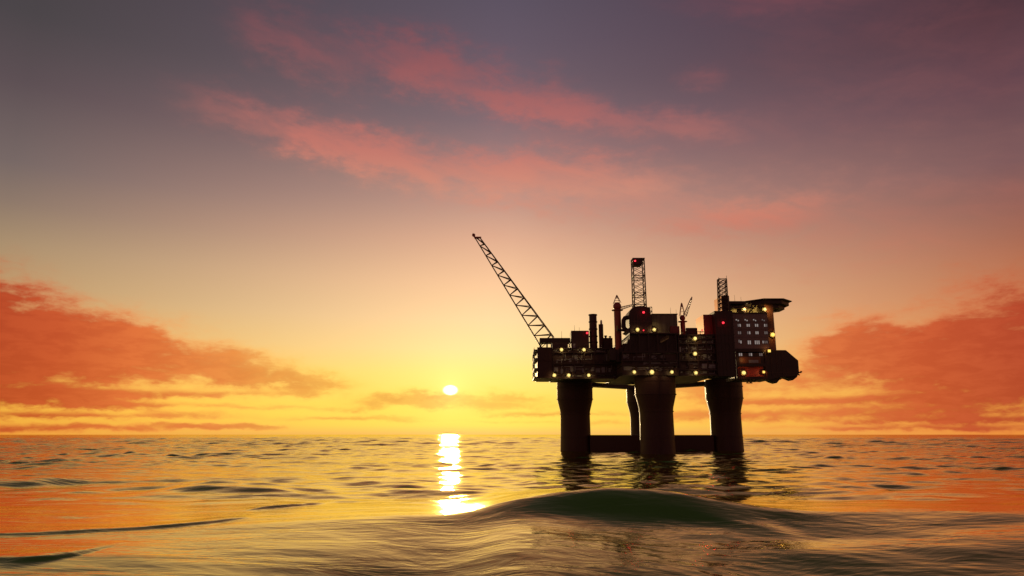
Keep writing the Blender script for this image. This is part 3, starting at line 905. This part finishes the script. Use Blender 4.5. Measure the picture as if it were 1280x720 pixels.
# ================================================================== small red pedestal cranes
def pedestal_crane(q, Y, zbase, zfl, zball, ztop_, r, ball_r, jib0, jib1, jw, label):
    c = at(q, zfl, Y)
    e = empty('pedestal_crane', (c.x, Y, zbase), label, 'crane', 'small red pedestal cranes on the deck')
    zf, zb2, zt2 = at(q, zfl, Y).z, at(q, zball, Y).z, at(q, ztop_, Y).z
    MB().lathe(c.x, Y, [(r, zbase), (r, zf)], 24).build('pedestal', RED, e, smooth_angle=40)
    MB().lathe(c.x, Y, [(r + .1, zf - .15), (r + .95, zf + .05), (r + .95, zf + .3), (r, zf + .5)], 24).build('gallery_ring', RED, e)
    MB().lathe(c.x, Y, [(ball_r * .6, zf + .4), (ball_r, zb2 - ball_r * .4), (ball_r, zb2 + ball_r * .35), (ball_r * .55, zb2 + ball_r)], 20).build('slewing_house', RED, e, smooth_angle=50)
    m_ = MB()
    w = ball_r * .85
    zs0 = zb2 + ball_r * .8
    for sx in (-1, 1):
        for sy in (-1, 1): m_.bar((c.x + sx * w, Y + sy * w, zs0), (c.x + sx * .18, Y + sy * .18, zt2), .13, 5)
    for t in (.3, .6):
        for sx in (-1, 1): m_.bar((c.x + sx * w * (1 - t), Y - w * (1 - t), zs0 + (zt2 - zs0) * t), (c.x - sx * w * (1 - t), Y - w * (1 - t), zs0 + (zt2 - zs0) * t), .1, 5)
        m_.bar((c.x + w * (1 - t), Y - w * (1 - t), zs0 + (zt2 - zs0) * t), (c.x + w * (1 - t), Y + w * (1 - t), zs0 + (zt2 - zs0) * t), .1, 5)
    m_.bar((c.x, Y, zs0 + (zt2 - zs0) * .72), (c.x, Y, zt2 + .3), .38, 8, .2)
    m_.build('mast', RED, e)
    j = MB()
    A, B = Vector(jib0), Vector(jib1)
    d = (B - A).normalized(); nrm = Vector((-d.z, 0, d.x)) * jw * .5; yv = Vector((0, jw * .5, 0))
    L = [(1, 1), (1, -1), (-1, 1), (-1, -1)]
    pt = lambda s1, s2, t: A.lerp(B, t) + (nrm * s1 + yv * s2) * (1 - .55 * t)
    for s1, s2 in L: j.bar(pt(s1, s2, 0), pt(s1, s2, 1), .09, 5)
    n_ = 9
    for k in range(n_):
        for (a1, a2), (c1, c2) in (((1, -1), (-1, -1)), ((1, 1), (-1, 1)), ((1, -1), (1, 1)), ((-1, 1), (-1, -1))):
            j.bar(pt(a1, a2, k / n_), pt(c1, c2, (k + 1) / n_), .06, 4); j.bar(pt(c1, c2, k / n_), pt(a1, a2, (k + 1) / n_), .06, 4)
    j.bar(A.lerp(B, .93), B + d * .8, jw * .2, 6)
    j.build('jib', ALU, e)
    return e
YP = 291.0
pa = pedestal_crane(771.6, YP, zm2 - 1.5, 388.3, 383.2, 369.5, 1.5, 1.75, at(773.5, 386.2, YP), at(792, 381.0, YP), 1.25, 'red pedestal crane with pale jib reaching right behind the derrick module')
hx = at(771.6, 400, YP)
MB().bar((hx.x - .4, YP - 1.8, at(771, 415, YP).z), (hx.x - .4, YP - 1.8, at(771, 408, YP).z), .35, 8).build('ladder_cage', OCHRE, pa)
YQ = 292.0
pedestal_crane(853.2, YQ, zr, 402.6, 397.5, 379.3, 1.05, 1.2, at(856, 395, YQ), at(864.2, 373.2, YQ), 1.3, 'small red pedestal crane with grey jib pointing up to the right')

# ================================================================== stores on the right deck
zrt = zr + .28
crate('low_container', 857.5, 409.8, 871.5, 418, YC_ + 8, 6, DARK, 'low dark container lying between the small crane and the red container', 'container', ribs=5, bottom=zrt)
bigc = crate('tall_container', 880, 393.2, 897.5, 418, 287.0, 12, DEEPRED, 'tall dark red container module with one side painted orange as sunlight', 'container', ribs=4, bottom=zrt)
ca = at(880, 405, 287).x
MB().box(ca - .14, ca - .005, 287.1, 298.9, zrt + .15, at(880, 393.2, 287).z - .1).build('painted_sun_side', SUN_ORANGE, bigc)['label'] = 'side sheet painted orange as sunlight'  # thin sheet whose orange stands for low sun on this side
beacon(bigc, at(877.5, 412.5, 284.5), 160, .34)

# lattice radio mast above the service tower
mst = empty('radio_mast', (at(905, 380, 285).x, 288, tz), 'short lattice mast standing on the dark service tower', 'mast')
def mleg(ix, iy, t):
    xc = at(905.6, 388, 285).x * (1 - t) + at(903.6, 348, 285).x * t
    w = 3.7 - .35 * t
    return Vector((xc + (ix - .5) * w, 285.3 + iy * w * .66, tz + (at(904, 348, 285).z - tz) * t))
def mleg_mesh(ix, iy): return MB().bar(mleg(ix, iy, 0), mleg(ix, iy, 1), .2, 5)
for ix in (0, 1):
    for iy in (0, 1): mleg_mesh(ix, iy).build('leg', BOOM, mst)
mb_ = MB()
for k in range(8):
    for A, B in (((0, 0), (1, 0)), ((1, 0), (1, 1)), ((1, 1), (0, 1)), ((0, 1), (0, 0))):
        mb_.bar(mleg(*A, k / 8), mleg(*B, (k + 1) / 8), .13, 5); mb_.bar(mleg(*B, k / 8), mleg(*A, (k + 1) / 8), .13, 5)
        mb_.bar(mleg(*A, (k + 1) / 8), mleg(*B, (k + 1) / 8), .13, 5)
mb_.build('cross_bracing', BOOM, mst)
an = MB()
for ix, hh in ((0, .6), (1, 1.3)): an.bar(mleg(ix, 0, 1), mleg(ix, 0, 1) + Vector((0, 0, hh)), .09, 5)
an.build('antenna', BOOM, mst)

# ================================================================== living quarters
YL = 289.0
lq = empty('living_quarters', (at(940, 437, YL).x, YL + 5, at(940, 437, YL).z), 'grey living quarters block with rows of small lit windows under a helideck', 'building')
LX = lambda q_, r_=410, Y=YL: at(q_, r_, Y).x
LZ = lambda q_, Y=YL: at(940, q_, Y).z
xa, xb, xc = LX(916), LX(960.2), LX(970.6)
wz0, wz1 = LZ(437), LZ(391.5)
wall = MB().box(xa, xb, YL, YL + 14, wz0, wz1).build('front_wall', WALLW, lq, bevel=.06)
bands = MB()
for q_ in (391.8, 436.6): bands.box(xa - .05, xb + .12, YL - .14, YL + .05, LZ(q_) - .25, LZ(q_) + .25)
for q_ in (402.5, 411.5, 421.5): bands.box(xa, xb + .02, YL - .05, YL + .05, LZ(q_) - .05, LZ(q_) + .05)
bands.build('string_course', DARK, wall)
stairw = MB().box(xb + .01, xc + .05, YL + 2.2, YL + 13, LZ(438), LZ(378)).build('stair_wall', WARMW, lq)
stairw['label'] = 'orange painted stair wall lit by a lamp'
def win(q0, q1, w=1.55, h=3.6, tilt=0, mat=PANE, Y=YL, parent=wall):
    p = at(q0, q1, Y)
    k = .172
    fr_ = MB().box(p.x - w * k - .1, p.x + w * k + .1, Y - .07, Y + .06, p.z - h * k - .1, p.z + h * k + .1).build('window', DARK, parent)
for row, (qy, hh, cols) in enumerate(((400.2, 1.6, (921.5, 932.6, 943.2, 954)), (406.7, 3.4, (924, 935.2, 945.7, 957)), (416, 3.4, (924.4, 935.9, 946.2, 957.4)), (427, 3.6, (925,)), (428, 4.6, (936.6,)), )):
    for cx_ in cols:
        for s in (-1, 1):
            p = at(cx_ + s * 1.15, qy + (s * .5 if hh < 2 or cx_ == 925 else 0), YL)
            fw, fh = .27, hh * .172
            o = MB().box(p.x - fw - .1, p.x + fw + .1, YL - .06, YL + .05, p.z - fh - .1, p.z + fh + .1).build('window', DARK, lq)
            MB().box(p.x - fw, p.x + fw, YL - .075, YL - .03, p.z - fh, p.z + fh).build('pane', PANE if win_rnd.random() < .7 else PANE_DIM, o)
for cx_, qy, hh in ((944.2, 428, 4.6), (946.4, 428, 4.6), (948.7, 428, 4.6), (953.8, 427.6, 3.2), (956.2, 427.6, 3.2), (958.6, 427.6, 3.2)):
    p = at(cx_, qy, YL); fw, fh = .24, hh * .172
    o = MB().box(p.x - fw - .09, p.x + fw + .09, YL - .06, YL + .05, p.z - fh - .1, p.z + fh + .1).build('window', DARK, lq)
    MB().box(p.x - fw, p.x + fw, YL - .075, YL - .03, p.z - fh, p.z + fh).build('pane', PANE if win_rnd.random() < .7 else PANE_DIM, o)
# lit gallery under the helideck
gal = MB().box(LX(911, 384), xb, YL + 4.5, YL + 13, wz1 + .02, LZ(377.5)).build('gallery_wall', OCHRE, lq)
gf = MB()
gf.box(LX(911, 384), xb + .2, YL - .1, YL + 13, wz1 - .1 + .12, wz1 + .35)
gf.box(LX(911, 380), LX(941, 380), YL + .4, YL + 4.4, LZ(384.6), LZ(382.9))
gf.box(LX(911, 377), LX(932, 377), YL + .2, YL + 13, LZ(379.6), LZ(376.2))
for q_ in (914, 922, 931, 940.5, 951): gf.box(LX(q_, 384) - .16, LX(q_, 384) + .16, YL + .5, YL + .9, wz1, LZ(378))
gf.bar((LX(937.5), YL + .6, wz1 + .2), (LX(949), YL + .6, LZ(380)), .28, 6)
rails(gf, [(LX(912), YL + .1, wz1 + .35), (xb, YL + .1, wz1 + .35)], 1.1, 1.8, .05)
gf.build('gallery_frame', DARK, gal)
lamp(lq, at(930.5, 386.6, YL + 1.2), size=.6, watts=800, bracket=False)
lamp(lq, at(956, 386.6, YL + 1.2), size=.7, watts=600, bracket=False)
lamp(lq, at(966, 418.3, YL + 1.0), LAMPO, .85, 170, (1, .55, .12))
p = at(960.7, 439, YL); p = at(961.6, 438.6, YL - .3)
lb = MB().box(p.x - .75, p.x + .75, p.y, p.y + .9, p.z - .7, p.z + .7).build('floodlight', DARK, lq)
MB().box(p.x - .6, p.x + .6, p.y - .06, p.y - .005, p.z - .55, p.z + .55).build('lamp_glass', LAMPO, lb)
ld = bpy.data.lights.new('lamp_light', 'POINT'); ld.energy = 80; ld.color = (1, .5, .12); ld.shadow_soft_size = .3
lo = bpy.data.objects.new('lamp_light', ld); col.objects.link(lo); lo.parent = lb; lo.location = p + Vector((-1.2, -.9, .2)) - base_of(lq)

# helideck: an octagonal pad on struts
hz_ = at(960, 373.4, YL).z
hcx, hcy, hr_ = at(956.5, 375, YL + 9).x, YL + 9.5, 9.1
octo = [(hcx + hr_ * math.cos(R(22.5 + 45 * k)) / math.cos(R(22.5)), hcy + hr_ * math.sin(R(22.5 + 45 * k)) / math.cos(R(22.5))) for k in range(8)]
heli = MB().slab(octo, hz_ - 2.1, hz_).build('helideck', DARK, lq, bevel=.15)
nt = MB()
for k in range(8):
    p1, p2 = octo[k], octo[(k + 1) % 8]
    o1 = [hcx + (v - c_) * 1.13 + (hcx if 0 else 0) for v, c_ in ((p1[0], hcx),)][0], hcy + (p1[1] - hcy) * 1.13
    o2 = hcx + (p2[0] - hcx) * 1.13, hcy + (p2[1] - hcy) * 1.13
    nt.bm.faces.new([nt.bm.verts.new(v) for v in ((p1[0], p1[1], hz_ - .6), (p2[0], p2[1], hz_ - .6), (o2[0], o2[1], hz_ - .1), (o1[0], o1[1], hz_ - .1))])
    nt.bar((o1[0], o1[1], hz_ - .1), (o2[0], o2[1], hz_ - .1), .14, 5)
nt.build('safety_net', DARK, heli)
hs_ = MB()
for k in range(8):
    v = octo[k]
    hs_.bar((hcx + (v[0] - hcx) * .93, hcy + (v[1] - hcy) * .93, hz_ - 1.7), (hcx + (v[0] - hcx) * .45 - 1.0, min(hcy + (v[1] - hcy) * .45, YL + 12), hz_ - 4.1), .24, 6)
hs_.slab([(hcx + (v[0] - hcx) * .80, hcy + (v[1] - hcy) * .80) for v in octo], hz_ - 3.6, hz_ - 2.08)
hs_.build('support_truss', DARK, heli)

# lower storey of the quarters: dark frame, orange-lit rooms
lz0, lz1 = LZ(474.5), LZ(437.4)
low_ = MB().box(xa + .3, LX(958, 456), YL + 3.0, YL + 15, lz0, lz1).build('lower_storey', STEEL, lq)
fz = MB()
for q_ in (438.2, 456.3, 472.5): fz.box(xa + .5, LX(958.5, 456), YL - .2, YL + 3.0, LZ(q_) - .55, LZ(q_) + .55)
for q_ in (921, 957.5): fz.box(LX(q_, 456) - .3, LX(q_, 456) + .3, YL - .1, YL + .4, lz0, lz1)
rails(fz, [(LX(922), YL, LZ(472.5) + .5), (LX(957), YL, LZ(472.5) + .5)], 1.1, 2, .05)
fz.build('storey_frame', DARK, low_)
MB().box(LX(921.5, 450), LX(957, 450), YL + .3, YL + 2.9, LZ(455.5), LZ(441)).build('cabin_wall', DARK, low_)
MB().box(LX(924.5, 450), LX(951, 450), YL + .15, YL + .31, LZ(454.2), LZ(446)).build('orange_panel', WARMW, low_)
MB().box(LX(936, 451), LX(948, 451), YL + .05, YL + .16, LZ(453.4), LZ(449.9)).build('name_panel', GREY, low_)
MB().box(LX(924.5, 462), LX(956.5, 462), YL + 2.75, YL + 2.99, LZ(470), LZ(457.8)).build('painted_red_glow', RED, low_)  # red colour stands for the lamp glow in this recess
for cx_ in (925.6, 938, 951):
    for s in (-1, 1):
        p = at(cx_ + s * 1.2, 443.2, YL + .3); fw, fh = .28, .58
        o = MB().box(p.x - fw - .1, p.x + fw + .1, YL + .22, YL + .32, p.z - fh - .1, p.z + fh + .1).build('window', DARK, lq)
        MB().box(p.x - fw, p.x + fw, YL + .19, YL + .24, p.z - fh, p.z + fh).build('pane', PANE if win_rnd.random() < .7 else PANE_DIM, o)
lamp(lq, at(929.8, 466, YL + .6), LAMP, .7, 130, (1, .42, .10), bracket=False)
lamp(lq, at(954.8, 465, YL + .6), LAMPO, .55, 130, (1, .30, .08), bracket=False)
lamp_room = bpy.data.lights.new('lamp_light', 'POINT'); lamp_room.energy = 60; lamp_room.color = (1, .5, .14); lamp_room.shadow_soft_size = .3
lr = bpy.data.objects.new('lamp_light', lamp_room); col.objects.link(lr); lr.parent = low_; lr.location = at(930, 449, YL - 1.6) - base_of(lq)
hang = MB()
for q0, q1, q2, q3 in ((933.5, 478.5, 936, 475), (936, 475, 938.5, 478.8), (933, 478.8, 940.5, 478.8), (938.5, 478.8, 941, 474.5), (944, 476, 946, 474)):
    hang.bar(at(q0, q1, YL + 3.4), at(q2, q3, YL + 3.4), .2, 5)
hang.build('hanging_frame', DARK, low_)
# chamfered cantilever end with two hull-shaped pods under it
YE = 291.0
cant = empty('cantilever_module', (at(975, 474, YE).x, YE + 7, at(975, 474, YE).z), 'dark chamfered cantilever module jutting out at the far right end', 'module')
E_ = lambda pts, Y=YE: [(at(a_, b_2, Y).x, at(a_, b_2, Y).z) for a_, b_2 in pts]
MB().prism(E_([(957.5, 474.5), (957.5, 437.5), (982.5, 437.5), (998, 450.5), (999.2, 466.5), (996.5, 470.5), (976, 471.5), (963, 475)]), YE, YE + 13).build('module_body', DARK, cant, bevel=.2)
for poly_ in ([(962, 474), (976.5, 471), (978.5, 474), (976, 474.6), (972.8, 478.6), (967, 476.8)], [(982, 470.6), (997, 470), (999, 469.2), (998, 471.2), (993, 475), (988, 473)]):
    MB().prism(E_(poly_), YE + 1.5, YE + 6.5).build('boat_pod', DARK, cant, bevel=.1)
ribs_ = MB()
for q_ in (964, 971, 978): ribs_.box(LX(q_, 455, YE) - .12, LX(q_, 455, YE) + .12, YE - .15, YE + .05, at(q_, 470, YE).z, at(q_, 439, YE).z)
ribs_.box(LX(959, 455, YE), LX(997, 455, YE), YE - .12, YE + .05, at(970, 466.3, YE).z, at(970, 465.5, YE).z)
ribs_.build('wall_rib', STEEL, cant)
dv = MB()
dv.bar(at(998, 466, YE + 2), at(1002.5, 464.6, YE + 2), .28, 6); dv.bar(at(1001, 463.8, YE + 2), at(1001, 466.4, YE + 2), .22, 6); dv.bar(at(997.5, 468, YE + 2), at(999.5, 468.8, YE + 2), .3, 6)
dv.build('davit_arm', DARK, cant)

# thin masts, vents and racks that roughen the outline
def pole(parent, qx, qtop, Y, zbase, r=.09, name='whip_antenna'):
    p = at(qx, qtop, Y)
    MB().bar((p.x, Y, zbase), (p.x, Y, p.z), r, 5, r * .5).build(name, DARK, parent)
pole(mach, 718, 406.5, YB_ + 4, at(718, 413.3, YB_ + 4).z - .3); pole(mach, 724, 409, YB_ + 8, at(724, 413.3, YB_ + 8).z - .3)
pole(shed, 838, 384.5, YD + 9, Z(391.2) - .2); pole(shed, 845, 387, YD + 12, Z(391.2) - .2)
pole(lq, 918, 368.5, YL + 6, LZ(376.4) - .2); pole(lq, 926, 371, YL + 9, LZ(376.4) - .2)
pole(crane, 702, 414, YK + 3, k2 - .2, .1)
for qx, qt, w in ((757, 419.5, .45), (762.5, 420.3, .35)):
    p = at(qx, qt, YB_ + 8)
    MB().lathe(p.x, YB_ + 8, [(w, zt), (w, p.z - .5), (w * 1.6, p.z - .45), (w * 1.6, p.z)], 12).build('roof_vent', DARK, wing)
rk = MB()
ra, rb = at(857, 417, YC_ + 4), at(894, 417, YC_ + 4)
for k in range(5):
    x = ra.x + (rb.x - ra.x) * k / 4
    rk.box(x - .1, x + .1, YC_ + 3.6, YC_ + 3.8, zrt - .1, zrt + 1.9)
for z in (.5, 1.1, 1.7): rk.bar((ra.x, YC_ + 3.7, zrt + z), (rb.x, YC_ + 3.7, zrt + z), .13, 6)
rk.build('pipe_rack', DARK, rightb)
